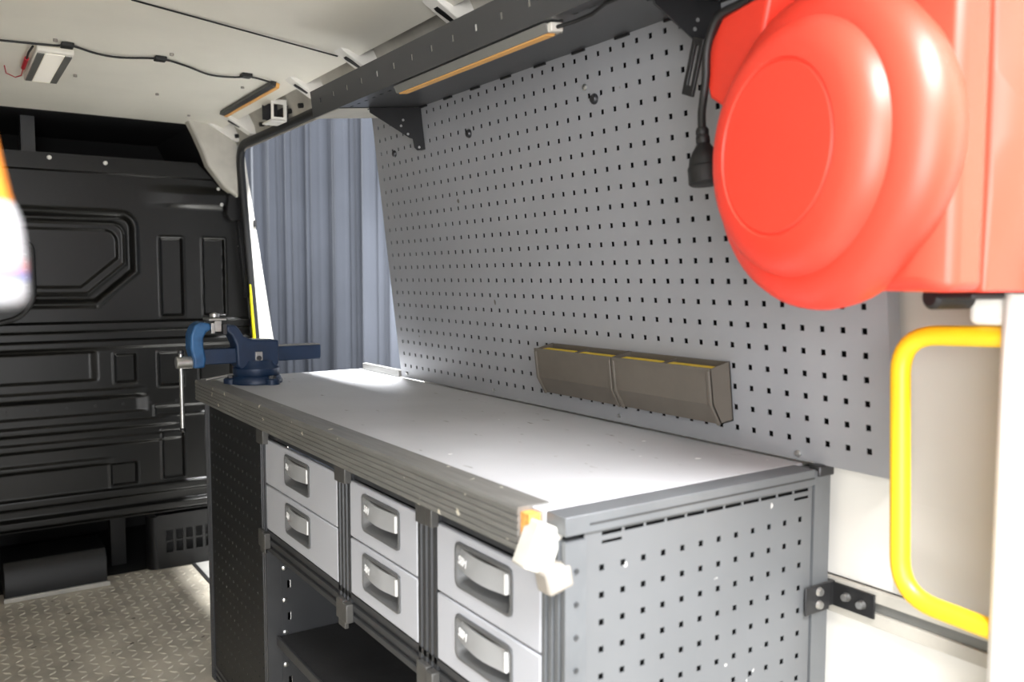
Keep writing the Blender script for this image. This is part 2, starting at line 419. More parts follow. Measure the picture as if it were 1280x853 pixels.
for y, z, r in ((0.815, 1.716, .0085), (0.615, 1.709, .0085), (0.168, 1.631, .0075), (0.160, 1.563, .0075), (0.083, 1.388, .006), (0.066, 1.366, .006),
                (1.05, 1.72, .0085)):
    MB().lathe([(r, 0), (r, .005), (r * .6, .008)], 12, Matrix.Translation((XB - hgt(y, z) + .001, y, z)) @ Matrix.Rotation(-PI / 2, 4, 'Y')).build('bolt', 'zinc', bk, smooth=True)
for k in range(8):
    y = 0.26 + 0.105 * k; z = 0.722
    MB().lathe([(.006, 0), (.006, .003)], 10, Matrix.Translation((XB - hgt(y, z) + .001, y, z)) @ Matrix.Rotation(-PI / 2, 4, 'Y')).build('rivet', 'rubber', bk)
# black trim pad on the bulkhead's upper corner and the corner flange
MB().prism([(0.135, 1.615), (0.085, 1.60), (0.075, 1.50), (0.13, 1.49), (0.15, 1.52)], 0, XB - .045, XB - .004).build('corner_pad', 'bulkrib', bk, bevel=.008)
MB().prism([(0.098, 1.50), (0.066, 1.50), (0.040, 1.16), (0.07, 1.16)], 0, XB - .030, XB - .002).build('edge_flange', 'bulkrib', bk, bevel=.004)
# dark void above and below the bulkhead (cab side)
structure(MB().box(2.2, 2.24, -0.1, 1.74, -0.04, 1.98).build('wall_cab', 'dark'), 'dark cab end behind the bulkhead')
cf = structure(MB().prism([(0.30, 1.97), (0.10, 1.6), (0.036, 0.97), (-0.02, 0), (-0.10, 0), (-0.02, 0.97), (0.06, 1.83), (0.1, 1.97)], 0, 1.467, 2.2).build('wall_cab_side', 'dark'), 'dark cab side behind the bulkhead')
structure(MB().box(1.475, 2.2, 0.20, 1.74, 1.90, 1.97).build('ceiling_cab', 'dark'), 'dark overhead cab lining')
MB().box(1.62, 1.70, 0.845, 0.895, 1.70, 1.90).build('overhead_post', 'shelf', bpy.data.objects['ceiling_cab'])
MB().box(1.60, 1.66, 0.56, 0.62, 0.0, 0.30).build('void_post', 'bulkrib', bk)
# vent box under the bulkhead
holes = set(); us = [0.10]; 
for c in range(8): us += [0.115 + .0408 * c, 0.115 + .0408 * c + .028]
us += [0.462]; ws = [0.004, 0.072, 0.116, 0.124, 0.168, 0.232]
for c in range(8): holes |= {(1 + 2 * c, 1), (1 + 2 * c, 3)}
vb = thing('vent_cover', 'black slotted heater vent cover on floor below the bulkhead', 'vent', (0, 0, 0))
MB().perf(us, ws, .003, holes, lambda u, w, d: (1.425 - d, u, w)).build('grille', 'bulkrib', vb)
vr = MB(); pts = []
for k in range(7):
    a = k / 6 * PI / 2; pts.append((1.425 + .04 * (1 - math.cos(a)), 0.462 + .04 * math.sin(a)))
vr.prism(pts + [(1.47, 0.502), (1.47, 0.498), (1.4645, 0.498)] + [(1.429 + .036 * (1 - math.cos(k / 6 * PI / 2)), 0.462 + .036 * math.sin(k / 6 * PI / 2)) for k in range(6, -1, -1)][1:], 2, 0.004, 0.232)
vr.build('rounded_side', 'bulkrib', vb, smooth=True)
MB().box(1.425, 1.47, 0.10, 0.462, .232, .236).build('cover_top', 'bulkrib', vb)
MB().box(1.47, 1.474, 0.10, 0.50, .004, .232).build('cover_back', 'dark', vb)
# low dark box with pale edge strip
bx = thing('floor_box', 'low black box with pale metal edge strip on floor beneath bulkhead', 'box', (0, 0, 0))
MB().prism([(1.356, 0.012), (1.356, 0.115), (1.385, 0.150), (1.60, 0.150), (1.60, 0.012)], 1, 0.672, 1.034).build('body', 'bulkrib', bx, bevel=.004)
MB().box(1.345, 1.358, 0.664, 1.036, 0.001, 0.019).build('edge_strip', 'sill', bx, bevel=.0015)

# ---- side door opening: pillar, jamb, rubber seal
cp = [(0.310, 1.915), (0.282, 1.86), (0.247, 1.78), (0.226, 1.72), (0.197, 1.683), (0.160, 1.635), (0.10, 1.59), (0.094, 1.76), (0.099, 1.82), (0.125, 1.872), (0.16, 1.915)]
structure(MB().prism(cp, 0, 1.375, 1.448).build('trim_3', 'cove', bevel=.012, segs=4), 'white curved door pillar corner under the roof rail')
jb = structure(MB().prism([(0.088, 1.83), (0.036, 0.97), (-0.02, 0), (-0.16, 0), (-0.045, 0.97), (0.072, 1.83)], 0, 1.40, 1.466).build('door_1', 'white'), 'white side door jamb')
seal = arc_path([(-0.06, 0.098, 1.812), (1.372, 0.098, 1.812), (1.372, 0.040, 0.95), (1.372, -0.015, 0.02)], 0.11, 10)
MB().tube(seal, 0.017, 12).build('door_seal', 'rubber', jb, smooth=True)
seal2 = arc_path([(-0.06, 0.090, 1.794), (1.378, 0.090, 1.794), (1.378, 0.045, 1.2)], 0.10, 10)
MB().tube(seal2, 0.0045, 8).build('seal_lip', 'capgrey', jb, smooth=True)
MB().box(1.396, 1.402, 0.020, 0.034, 1.47, 1.50).build('striker', 'dsteel', jb)
# outside ground
structure(MB().box(-7, 9, -5, 7, -0.62, -0.58).build('ground', 'concrete'), 'concrete hall floor outside the van')

# ================================================================== CURTAIN
cv = MB(); n = 1100
rnd = [random.uniform(0.6, 1.35) for _ in range(80)]
ph = 0.0; row = []
for i in range(n + 1):
    X = 0.9 + 5.6 * i / n
    ph += rnd[int(i / 13) % 80] * 5.6 / n * (2 * PI / 0.125)
    y = -1.08 + 0.15 * (abs(math.sin(ph / 2)) ** 0.65) * (0.8 + 0.25 * math.sin(ph * .31)) + 0.010 * math.sin(2.3 * ph)
    row.append((X + 0.004 * math.sin(2 * ph), y))
for z, s_ in ((-0.57, 1.1), (1.0, 1.0), (3.0, 0.9)):
    for X, y in row: cv.v.append((X, -1.0 + (y + 1.0) * s_, z))
for k in range(2):
    for i in range(n): q = k * (n + 1) + i; cv.f.append((q, q + 1, q + n + 2, q + n + 1))
co = cv.build('curtain', 'curtain', smooth=True, fixn=False)
for p in co.data.polygons: p.use_smooth = True
co.modifiers.new('thick', 'SOLIDIFY').thickness = 0.003
tag(co, 'blue-grey pleated curtain hanging outside the open side door', 'curtain')

# ================================================================== WORKTOP
wt = thing('worktop', 'scuffed light grey worktop with grooved aluminium front edge', 'worktop', (0, 0, 0))
MB().box(-1.469, 0.345, -0.006, 0.532, 0.900, 0.934).build('top_board', 'top', wt, bevel=.0015)
fp = [(0.505, 0.9345), (0.505, 0.9365), (0.5565, 0.9365)]
z = 0.9325
while z > 0.884: fp += [(0.5580, z), (0.5580, z - .0068), (0.5562, z - .0074), (0.5562, z - .0090)]; z -= .0096
fp += [(0.557, 0.877), (0.534, 0.877), (0.534, 0.9345)]
MB().prism(fp, 0, -1.442, 0.306).build('front_profile', 'alu', wt)
MB().box(-1.462, -1.4425, 0.534, 0.553, 0.884, 0.930).build('wood_core', 'wood', wt)
MB().box(0.040, 0.315, -0.012, 0.004, 0.9345, 0.957).build('back_angle', 'alu', wt, bevel=.001)
# loose end caps
T1 = Matrix.Translation((-1.472, 0.546, 0.887)) @ Matrix.Rotation(math.radians(24), 4, 'X') @ Matrix.Rotation(math.radians(-10), 4, 'Z')
ec = MB().box(-.021, .021, -.020, .020, -.030, .034, T1).build('end_cap', 'cap', wt, bevel=.003)
ec['label'] = 'white plastic end cap hanging loose at the corner'
T2 = Matrix.Translation((-1.497, 0.538, 0.853)) @ Matrix.Rotation(math.radians(-12), 4, 'X')
MB().box(-.016, .016, -.022, .020, -.018, .017, T2).build('end_cap', 'capgrey', wt, bevel=.006, segs=3)

# ================================================================== DRAWER CABINET
cab = thing('drawer_cabinet', 'long charcoal framed cabinet with six grey drawers beneath worktop', 'cabinet', (0, 0, 0))
def post(x0, x1, y0, y1, z0, z1, mt='charcoal', ng=3):
    """vertical extrusion, grooved on the front"""
    w = (x1 - x0); g = w / (2 * ng + 1); poly = [(x0, y0), (x1, y0), (x1, y1)]
    for k in range(ng):
        a = x1 - g * (2 * k + 1); poly += [(a, y1), (a - .2 * g, y1 - .005), (a - .8 * g, y1 - .005), (a - g, y1)]
    poly += [(x0, y1)]
    return MB().prism(poly, 2, z0, z1).build('post', mt, cab)
post(0.268, 0.298, 0.495, 0.533, 0.0, 0.876)
post(-0.272, -0.238, 0.495, 0.533, 0.0, 0.876, ng=2)
post(-0.803, -0.741, 0.495, 0.530, 0.558, 0.876)
post(-1.162, -1.097, 0.495, 0.530, 0.558, 0.876)
post(-1.512, -1.460, 0.495, 0.530, 0.0, 0.900, 'greyprof')
post(-1.512, -1.470, -0.022, 0.018, 0.0, 0.930, 'greyprof')
post(0.258, 0.298, -0.022, 0.018, 0.0, 0.898)
def rail(x0, x1, z0, z1, yf, ng=3, yb=0.495, mt='charcoal', name='rail'):
    h = z1 - z0; g = h / (2 * ng + 1); poly = [(yb, z0), (yf, z0)]
    for k in range(ng):
        a = z0 + g * (2 * k + 1); poly += [(yf, a), (yf - .006, a + .15 * g), (yf - .006, a + .85 * g), (yf, a + g)]
    poly += [(yf, z1), (yb, z1)]
    return MB().prism(poly, 0, x0, x1).build(name, mt, cab)
rail(-1.460, -0.272, 0.558, 0.612, 0.530, 2)
rail(-0.741, -0.272, 0.846, 0.876, 0.520, 1); rail(-1.097, -0.803, 0.846, 0.876, 0.520, 1); rail(-1.460, -1.162, 0.846, 0.876, 0.520, 1)
rail(-0.238, 0.268, 0.862, 0.876, 0.528, 1)
rail(-1.460, 0.268, 0.0, 0.05, 0.530, 2)
# clips at the joints
for x, z in ((-0.772, .860), (-1.130, .860), (-0.772, .575), (-1.130, .575), (-0.256, .855), (-0.256, .590)):
    c = MB()
    c.box(x - .012, x + .024, .528, .540, z - .026, z + .017); c.box(x - .040, x - .018, .528, .544, z - .022, z + .017)
    if z < .7: c.box(x - .016, x + .020, .528, .537, z - .042, z - .020)
    c.build('joint_clip', 'clip', cab, bevel=.002)
# end panel (perforated, light grey) with slotted upper edge
us = [0.021]; 
for c in range(12): us += [0.050 + .0378 * c - .0044, 0.050 + .0378 * c + .0044]
us += [0.496]; ws = [0.03]; holes = set(); zz = [0.855 - .038 * k for k in range(22)][::-1]
zz = [q for q in zz if q > .05]
for q in zz: ws += [q - .0044, q + .0044]
ws += [0.884]
for c in range(12):
    for r in range(len(zz)): holes.add((1 + 2 * c, 1 + 2 * r))
pn = MB().perf(us, ws, .0015, holes, lambda u, w, d: (-1.509 - d, u, w)).build('end_panel', 'endgrey', cab)
pn['label'] = 'light grey perforated end panel'
us = [0.021, 0.030]; x = 0.030
hs = set(); k = 1
while x < 0.455: us += [x + .036, x + .040]; hs.add((k, 3)); x += .040; k += 2
us += [0.496]
hs2 = {(1, 1), (k - 2, 1)} | hs
MB().perf(us, [0.884, 0.8875, 0.892, 0.899, 0.9045, 0.908], .0015, hs2, lambda u, w, d: (-1.509 - d, u, w)).build('slotted_strip', 'endgrey', cab)
MB().box(-1.513, -1.4695, 0.018, 0.53, 0.908, 0.9338).build('top_profile', 'greyprof', cab, bevel=.001)
MB().box(-1.5135, -1.5125, 0.02, 0.49, 0.918, 0.921).build('profile_groove', 'charcoal', cab)
for q in range(10):
    MB().cyl((-1.5125, 0.512, 0.86 - q * .045), (-1.5145, 0.512, 0.86 - q * .045), .0035, 8).build('profile_rivet', 'charcoal', cab)
MB().box(-1.500, -1.497, 0.02, 0.495, 0.03, 0.90).build('end_liner', 'dark', cab)
MB().box(-1.517, -1.494, -0.026, 0.012, 0.920, 0.9385).build('corner_cap', 'dsteel', cab, bevel=.003)
# black perforated front panel of the far bay
us = [-0.236]
for c in range(13): us += [-0.218 + .038 * c - .003, -0.218 + .038 * c + .003]
us += [0.266]; ws = [0.052]; holes = set(); r = 0
while 0.075 + .038 * r < 0.85: q = 0.075 + .038 * r; ws += [q - .003, q + .003]; r += 1
ws += [0.861]
for c in range(13):
    for k in range(r): holes.add((1 + 2 * c, 1 + 2 * k))
fpn = MB().perf(us, ws, .0015, holes, lambda u, w, d: (u, 0.528 + d, w)).build('bay_panel', 'blackperf', cab)
fpn['label'] = 'black perforated front panel'
MB().box(-0.236, 0.266, 0.46, 0.464, 0.05, 0.86).build('bay_liner', 'dark', cab)
# inner side wall with slots and screws, back wall, lower shelf
us = [0.02, 0.395, 0.407, 0.472, 0.481, 0.497]; ws = [0.03]; hs = set()
rows = [0.12 + .085 * k for k in range(6)]
for q in rows: ws += [q - .010, q + .010]
ws += [0.60]
for k in range(len(rows)): hs |= {(3, 1 + 2 * k), (1, 1 + 2 * k)} if k % 2 == 0 else {(3, 1 + 2 * k)}
MB().perf(us, ws, .0015, hs, lambda u, w, d: (-0.274 + d * -1, u, w)).build('side_liner', 'shelf', cab)
for q in (0.25, 0.335, 0.42, 0.505):
    MB().lathe([(.007, 0), (.007, .003), (.004, .005)], 10, Matrix.Translation((-0.2745, 0.488, q)) @ Matrix.Rotation(-PI / 2, 4, 'Y')).build('liner_screw', 'steel', cab, smooth=True)
MB().box(-1.497, 0.258, -0.02, -0.015, 0.03, 0.895).build('back_panel', 'blackperf', cab)
sh = MB().box(-1.495, -0.277, -0.012, 0.505, 0.312, 0.328).build('lower_shelf', 'mat_', cab, bevel=.002)
MB().box(-1.495, -0.277, 0.505, 0.512, 0.306, 0.331).build('shelf_edge', 'charcoal', cab, bevel=.002)
MB().box(-1.46, -0.274, -0.012, 0.495, 0.600, 0.606).build('drawer_floor', 'blackperf', cab)
for x in (-0.772, -1.130): MB().box(x - .004, x + .004, -.012, .495, .606, .895).build('partition', 'blackperf', cab)

# drawers
fcv = bpy.data.curves.new('lettering', 'FONT'); fcv.body = 'SBM'; fcv.size = .0185; fcv.extrude = .0004; fcv.align_x = 'LEFT'
tmp = bpy.data.objects.new('tmp', fcv); COL.objects.link(tmp)
bpy.context.view_layer.update()
txt_me = bpy.data.meshes.new_from_object(tmp.evaluated_get(bpy.context.evaluated_depsgraph_get())); bpy.data.objects.remove(tmp)
txt_me.materials.clear(); txt_me.materials.append(M['print'])
def drawer(x0, x1, z0, z1):
    # x0 < x1 ; handle cup centred, 163 x 74 mm
    cx = (x0 + x1) / 2; cz = z1 - .0495
    if x1 - x0 > .4: cx = -0.501
    if x0 < -1.4: cx = -1.3085
    if -1.2 < x0 < -1.0: cx = -0.948
    hw, hh = .0815, .037
    us = [x0, cx - hw + .004, cx + hw - .004, x1]; ws = [z0, cz - hh + .004, cz + hh - .004, z1]
    f = MB().perf(us, ws, .010, {(1, 1)}, lambda u, w, d: (u, .530 + d, w)).build('drawer', 'drawer', cab, bevel=.0025)
    L = []
    for (ins, dy, r) in ((0, .0295, .013), (0, .0325, .013), (.004, .0335, .011), (.009, .030, .009), (.016, .010, .008), (.022, .002, .008)):
        L.append([(p[0], .500 + dy, p[1]) for p in rrect(cx - hw + ins, cx + hw - ins, cz - hh + ins, cz + hh - ins, r)])
    MB().loft(L, cap0=False).build('handle_cup', 'cup', f, smooth=True)
    # lever: curved plate hinged at the upper left, standing out of the cup
    nl = 8; lo = []
    lx0, lx1 = cx + hw - .009, cx - hw + .022          # left in the picture is +X
    for k in range(nl + 1):
        t = k / nl; X = lx0 + (lx1 - lx0) * t
        zt = cz + hh - .011 - .002 * t; zb = zt - .030 - .004 * math.sin(PI * t * .8)
        yo = .5265 + .007 * math.sin(PI * min(1, t * 1.05))
        lo.append([(X, yo - .003, zt), (X, yo, zt), (X, yo + .0045, zb), (X, yo + .0015, zb)])
    MB().loft(lo).build('lever', 'lever', f, smooth=True)
    e = lo[-1]
    MB().box(lx1 - .006, lx1, e[0][1] - .004, e[2][1] + .001, e[2][2] + .001, e[0][2]).build('lever_tip', 'tip', f, bevel=.0012)
    t_ = bpy.data.objects.new('lettering', txt_me); COL.objects.link(t_); t_.parent = f
    t_.matrix_world = Matrix.Translation((lx0 - .003, .5335, cz + hh - .033)) @ Matrix.Rotation(PI - math.radians(9), 4, 'Z') @ Matrix.Rotation(math.radians(83), 4, 'X')
    return f
for x0, x1 in ((-0.738, -0.273), (-1.094, -0.805), (-1.457, -1.164)):
    for z0, z1 in ((0.731, 0.844), (0.614, 0.7275)):
        drawer(x0, x1, z0, z1)
# wall fixing bracket of the cabinet
ab = MB().box(-1.5165, -1.5135, -0.022, 0.040, 0.693, 0.740).build('fixing_plate', 'dsteel', cab, bevel=.001)
MB().box(-1.515, -1.494, -0.0385, -0.022, 0.697, 0.738).build('fixing_plate', 'dsteel', cab, bevel=.001)
MB().box(-1.590, -1.512, -0.0385, -0.0345, 0.696, 0.736).build('fixing_plate', 'bracket', cab, bevel=.001)
for p, q in (((-1.5165, 0.006, .728), (-1.522, 0.006, .728)), ((-1.5165, 0.006, .706), (-1.522, 0.006, .706)), ((-1.540, -0.0345, .718), (-1.540, -0.026, .718)), ((-1.568, -0.0345, .714), (-1.568, -0.026, .714))):
    MB().cyl(p, q, .008, 12, .006).build('bolt', 'steel', cab, smooth=True)

# ================================================================== PERFORATED WALL BOARD
pb = thing('perforated_board', 'large grey perforated tool board leaning above the worktop', 'tool board', (0, 0, 0))
us = [-1.634]; holes = set()
for c in range(43): x = -.038 * (42 - c); us += [x - .0046, x + .0046]
us += [0.034]; ws = [-0.0375]
for r in range(21): ws += [.038 * r - .0050, .038 * r + .0050]
ws += [0.80]
for c in range(43):
    for r in range(21): holes.add((1 + 2 * c, 1 + 2 * r))
MB().perf(us, ws, .002, holes, lambda u, w, d: B(u, d, w)).build('sheet', 'board', pb)
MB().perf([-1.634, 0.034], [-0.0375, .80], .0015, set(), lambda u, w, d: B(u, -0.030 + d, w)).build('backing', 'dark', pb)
MB().box(-1.636, -1.634, -.03, .0, -.0375, .80, BT).build('side_fold', 'board', pb)
MB().box(0.034, 0.036, -.03, .0, -.0375, .80, BT).build('side_fold', 'board', pb)
for X, u, r, mt in ((-1.006, .637, .011, 'dsteel'), (-0.512, .636, .011, 'dsteel'), (-0.091, .636, .010, 'dsteel'), (-0.979, .665, .0065, 'steel'),
                    (-1.462, -.026, .006, 'steel'), (-1.005, -.023, .004, 'steel'), (-0.507, -.022, .004, 'steel'), (-0.007, -.025, .006, 'steel')):
    MB().lathe([(r, 0), (r, .003), (r * .7, r * .7)], 14, Matrix.Translation(B(X, 0, u)) @ Matrix.Rotation(-PI / 2 - TH, 4, 'X')).build('screw', mt, pb, smooth=True)

# ================================================================== STORAGE BINS
def bin_(x0, x1, label):
    b = thing('storage_bin', label, 'bin', (0, 0, 0), 'taupe plastic bins hung on the board')
    prof = [(.004, .122), (.056, .116), (.055, .050), (.036, .012), (.004, .012)]
    L = lambda X, i: [(X, *B(0, v, u)[1:]) for v, u in i]
    # shell: outer skin closed at the bottom, open on top
    s = MB(); t = .0022
    s.prism([(.055, .116), (.0535, .051), (.0510, .0515), (.0525, .116)], 0, x0, x1, BT)      # front wall
    s.prism([(.0535, .051), (.036, .012), (.0335, .0135), (.0510, .0515)], 0, x0, x1, BT)    # slanted lower front
    s.prism([(.036, .012), (.003, .012), (.003, .0142), (.0335, .0142)], 0, x0, x1, BT)      # bottom
    s.prism([(.003, .012), (.003, .121), (.0052, .121), (.0052, .012)], 0, x0, x1, BT)       # back
    for X in (x0, x1 - t):
        s.prism([(.003, .012), (.036, .012), (.0535, .051), (.055, .116), (.003, .122)], 0, X, X + t, BT)
    s.build('shell', 'bin', b)
    MB().prism([(.0535, .118), (.0575, .118), (.0575, .112), (.0535, .112)], 0, x0, x1, BT).build('rim', 'bin', b)
    for X in (x0, x1 - .007):
        MB().prism([(.052, .112), (.0585, .112), (.0575, .050), (.040, .010), (.034, .012), (.052, .05)], 0, X, X + .007, BT).build('corner_rib', 'bin', b, bevel=.001)
    mid = (x0 + x1) / 2
    MB().prism([(.005, .0145), (.032, .0145), (.0505, .052), (.052, .115), (.005, .117)], 0, mid - .002, mid + .002, BT).build('divider', 'bin', b)
    for a, c in ((x0 + .012, mid - .012), (mid + .012, x1 - .012)):
        MB().box(a, c, .026, .0505, .056, .1150, BT).build('liner', 'yellowfoam', b)
bin_(-1.055, -0.790, 'taupe plastic bin on the board, the one farther from the red reel')
bin_(-1.325, -1.060, 'taupe plastic bin on the board, the one nearer the red reel')

# ================================================================== WALL SHELF
ws_ = thing('wall_shelf', 'anthracite sheet metal shelf above the perforated board', 'shelf', (0, 0, 0))
XS0, XS1 = -1.60, -0.092
us = [XS0]; hs = set(); x = -1.576; k = 1
while x < XS1 - .04: us += [x - .004, x + .004]; hs.add((k, 1)); k += 2; x += .0886
us += [XS1]
MB().perf(us, [0.740, 0.772, 0.785, 0.811], .002, hs, lambda u, w, d: B(u, 0.237 + d, w)).build('front_lip', 'shelf', ws_)
us = [XS0]; hs = set(); x = -1.575; k = 1
while x < XS1 - .03: us += [x - .008, x + .008]; hs.add((k, 1)); k += 2; x += .0443
us += [XS1]
MB().perf(us, [0.001, 0.205, 0.211, 0.2355], .002, hs, lambda u, w, d: B(u, w, 0.740 - d)).build('bottom_sheet', 'shelf', ws_)
MB().box(XS0, XS1, .001, .003, .742, .805, BT).build('back_lip', 'shelf', ws_)
MB().box(XS1 - .002, XS1, .001, .2355, .742, .80, BT).build('end_lip', 'shelf', ws_)
MB().box(-0.268, XS1 - .003, .003, .233, .7384, .7399, BT).build('lit_end_sheet', 'cove', ws_)  # pale sheet added for the light reflected onto this end's underside
MB().box(-0.272, -0.2705, .02, .235, .7385, .7405, BT).build('sheet_joint', 'rubber', ws_)
for i in range(11):
    X = -0.16 - i * .135
    MB().box(X - .02, X + .02, .0015, .006, .735, .7415, BT).build('hook_tab', 'bracket', ws_)
def bracket(X, label=None):
    b = MB().prism([(.154, .738), (.154, .726), (.046, .658), (.036, .655), (.034, .632), (.026, .624), (.002, .626), (.002, .738)], 0, X - .001, X + .002, BT).build('bracket', 'bracket', ws_, bevel=.0006)
    MB().prism([(.002, .738), (.005, .738), (.005, .626), (.002, .626)], 0, X, X + .022, BT).build('bracket_flange', 'bracket', b)
    MB().box(X, X + .02, .002, .150, .7355, .7382, BT).build('bracket_flange', 'bracket', b)
    for v, u in ((.060, .705), (.068, .690), (.050, .668), (.020, .632)):
        MB().lathe([(.0035, 0), (.0035, .0015)], 8, Matrix.Translation(B(X - .001, v, u)) @ Matrix.Rotation(-PI / 2, 4, 'Y')).build('rivet', 'steel', b)
    return b
bracket(-0.278); bn = bracket(-1.352)
# slotted strap hanging from the near bracket
_p = Vector(B(-1.390, .10, .668)); _q = Vector(B(-1.356, .10, .583)); _u = (_q - _p); _len = _u.length; _u.normalize()
_w = Vector((-1, 0, 0)); _w = (_w - _u * _w.dot(_u)).normalized(); _n = _u.cross(_w)
MB().perf([0, .012, _len - .016, _len], [-.0125, -.004, .004, .0125], .006, {(1, 1)}, lambda u, w, d: _p + _u * u + _w * w + _n * d).build('slotted_strap', 'bracket', bn, bevel=.0015)

# LED bar under the shelf
lb = thing('led_bar', 'aluminium light bar with amber strip fixed under wall shelf', 'light', (0, 0, 0))
MB().prism([(.188, .7375), (.232, .7375), (.226, .722), (.222, .722), (.222, .733), (.198, .733), (.198, .722), (.194, .722)], 0, -1.165, -0.580, BT).build('channel', 'lampgrey', lb)
MB().prism([(.1985, .7255), (.2215, .7255), (.2195, .7205), (.2005, .7205)], 0, -1.150, -0.582, BT).build('strip', 'amber', lb)
MB().box(-1.176, -1.160, .200, .226, .722, .7375, BT).build('end_cap', 'cap', lb, bevel=.002)
MB().tube([B(-1.172, .214, .729), B(-1.21, .200, .731), B(-1.25, .196, .733), B(-1.30, .21, .736), B(-1.40, .215, .736)], .0035, 8).build('cable', 'cable', lb, smooth=True)

# ================================================================== VISE
vz = thing('bench_vise', 'blue cast iron vise bolted on the far worktop corner', 'vise', (0, 0, 0))
VX = 0.150; ZW = 0.9342; VY = 0.418
MB().lathe([(.074, 0), (.075, .008), (.070, .020), (.066, .024)], 32, Matrix.Translation((VX, VY, ZW))).build('base', 'vise', vz, bevel=.001, smooth=True)
MB().lathe([(.064, .0), (.067, .006), (.067, .022), (.056, .032), (.050, .046)], 32, Matrix.Translation((VX, VY, ZW + .024))).build('swivel', 'vise', vz, smooth=True)
for a in (200, 320, 80):
    c = Vector((VX + .072 * math.cos(math.radians(a)), VY + .072 * math.sin(math.radians(a)), ZW))
    lug = MB().lathe([(.022, 0), (.022, .014), (.018, .018)], 16, Matrix.Translation(c)).build('lug', 'vise', vz, smooth=True)
    MB().lathe([(.011, .018), (.011, .026)], 6, Matrix.Translation(c)).build('lug_bolt', 'dsteel', lug)
body = [(.360, .992), (.360, 1.062), (.438, 1.066), (.462, 1.076), (.476, 1.098), (.486, 1.110), (.510, 1.110), (.514, 1.094), (.498, 1.080), (.486, 1.052), (.484, .992), (.470, .976), (.376, .976)]
bo = MB().prism(body, 0, VX - .037, VX + .037).build('fixed_body', 'vise', vz, bevel=.006, segs=3)
MB().box(VX - .024, VX + .024, .225, .604, .998, 1.042).build('slide_bar', 'vise', vz, bevel=.003)
MB().box(VX - .022, VX + .022, .228, .358, 1.042, 1.0445).build('slide_face', 'alu', vz)
mj = [(.556, 1.116), (.580, 1.122), (.600, 1.112), (.611, 1.085), (.612, 1.045), (.604, 1.015), (.604, .990), (.574, .990), (.570, 1.016), (.576, 1.050), (.576, 1.075), (.568, 1.092), (.554, 1.098)]
MB().prism(mj, 0, VX - .034, VX + .034).build('moving_jaw', 'viseworn', vz, bevel=.006, segs=3)
MB().box(VX - .040, VX + .040, .546, .556, 1.088, 1.118).build('jaw_plate', 'steel', vz, bevel=.001)
MB().box(VX - .040, VX + .040, .512, .522, 1.084, 1.114).build('jaw_plate', 'dsteel', vz, bevel=.001)
ins = MB(); ins.box(VX - .030, VX + .030, .524, .544, 1.092, 1.124); ins.box(VX - .036, VX + .036, .512, .560, 1.124, 1.130)
ins.build('clamped_insert', 'steel', vz, bevel=.0015)
MB().lathe([(.010, 0), (.014, .004), (.014, .012), (.004, .016)], 12, Matrix.Translation((VX, .536, 1.130))).build('insert_knob', 'steel', vz, smooth=True)
MB().cyl((VX, .600, 1.006), (VX, .646, 1.006), .0175, 18).build('spindle_head', 'steel', vz, bevel=.003)
hd = MB().cyl((VX, .632, .817), (VX, .632, 1.034), .0058, 12)
hd.build('handle', 'steel', vz, smooth=True)
MB().lathe([(.004, -.007), (.0085, -.004), (.0085, .004), (.004, .007)], 12, Matrix.Translation((VX, .632, .813))).build('handle_end', 'rubber', vz, smooth=True)
MB().lathe([(.004, -.007), (.0085, -.004), (.0085, .004), (.004, .007)], 12, Matrix.Translation((VX, .632, 1.036))).build('handle_end', 'dsteel', vz, smooth=True)
lk = MB().prism([(.412, .992), (.432, .992), (.432, 1.030), (.412, 1.030)], 0, VX - .044, VX - .037).build('lock_plate', 'steel', vz, bevel=.001)
MB().cyl((VX - .052, .424, 1.012), (VX - .040, .424, 1.012), .007, 12).build('lock_bolt', 'dsteel', lk)
MB().cyl((VX + .02, .47, .962), (VX + .02, .56, .950), .004, 10).build('clamp_lever', 'steel', vz, smooth=True)

# ================================================================== RED REEL
rr = thing('cable_reel', 'red plastic cable reel with black plug on the side wall', 'cable reel', (0, 0, 0))
YAW = math.radians(-13.5)
nv = Vector((-math.sin(YAW), math.cos(YAW), 0)); av = Vector((math.cos(YAW), math.sin(YAW), 0))
RC = Vector((-1.645, 0.302, 1.411))
RT = Matrix((( -av.x, 0, nv.x, RC.x), (-av.y, 0, nv.y, RC.y), (0, 1, 0, RC.z), (0, 0, 0, 1)))   # local x = -a, y = up, z = out of the face
MB().lathe([(.0, .0), (.107, .0), (.1095, -.0025), (.1105, -.0025), (.113, 0.0005), (.132, -.0015), (.146, -.007), (.157, -.016), (.163, -.027), (.165, -.034)][1:], 64, RT).build('front_cover', 'red', rr, smooth=True)
MB().lathe([(.164, -.034), (.172, -.036), (.186, -.040), (.198, -.049), (.206, -.063), (.2085, -.078), (.206, -.094), (.196, -.112)], 64, RT).build('drum_housing', 'red', rr, smooth=True)
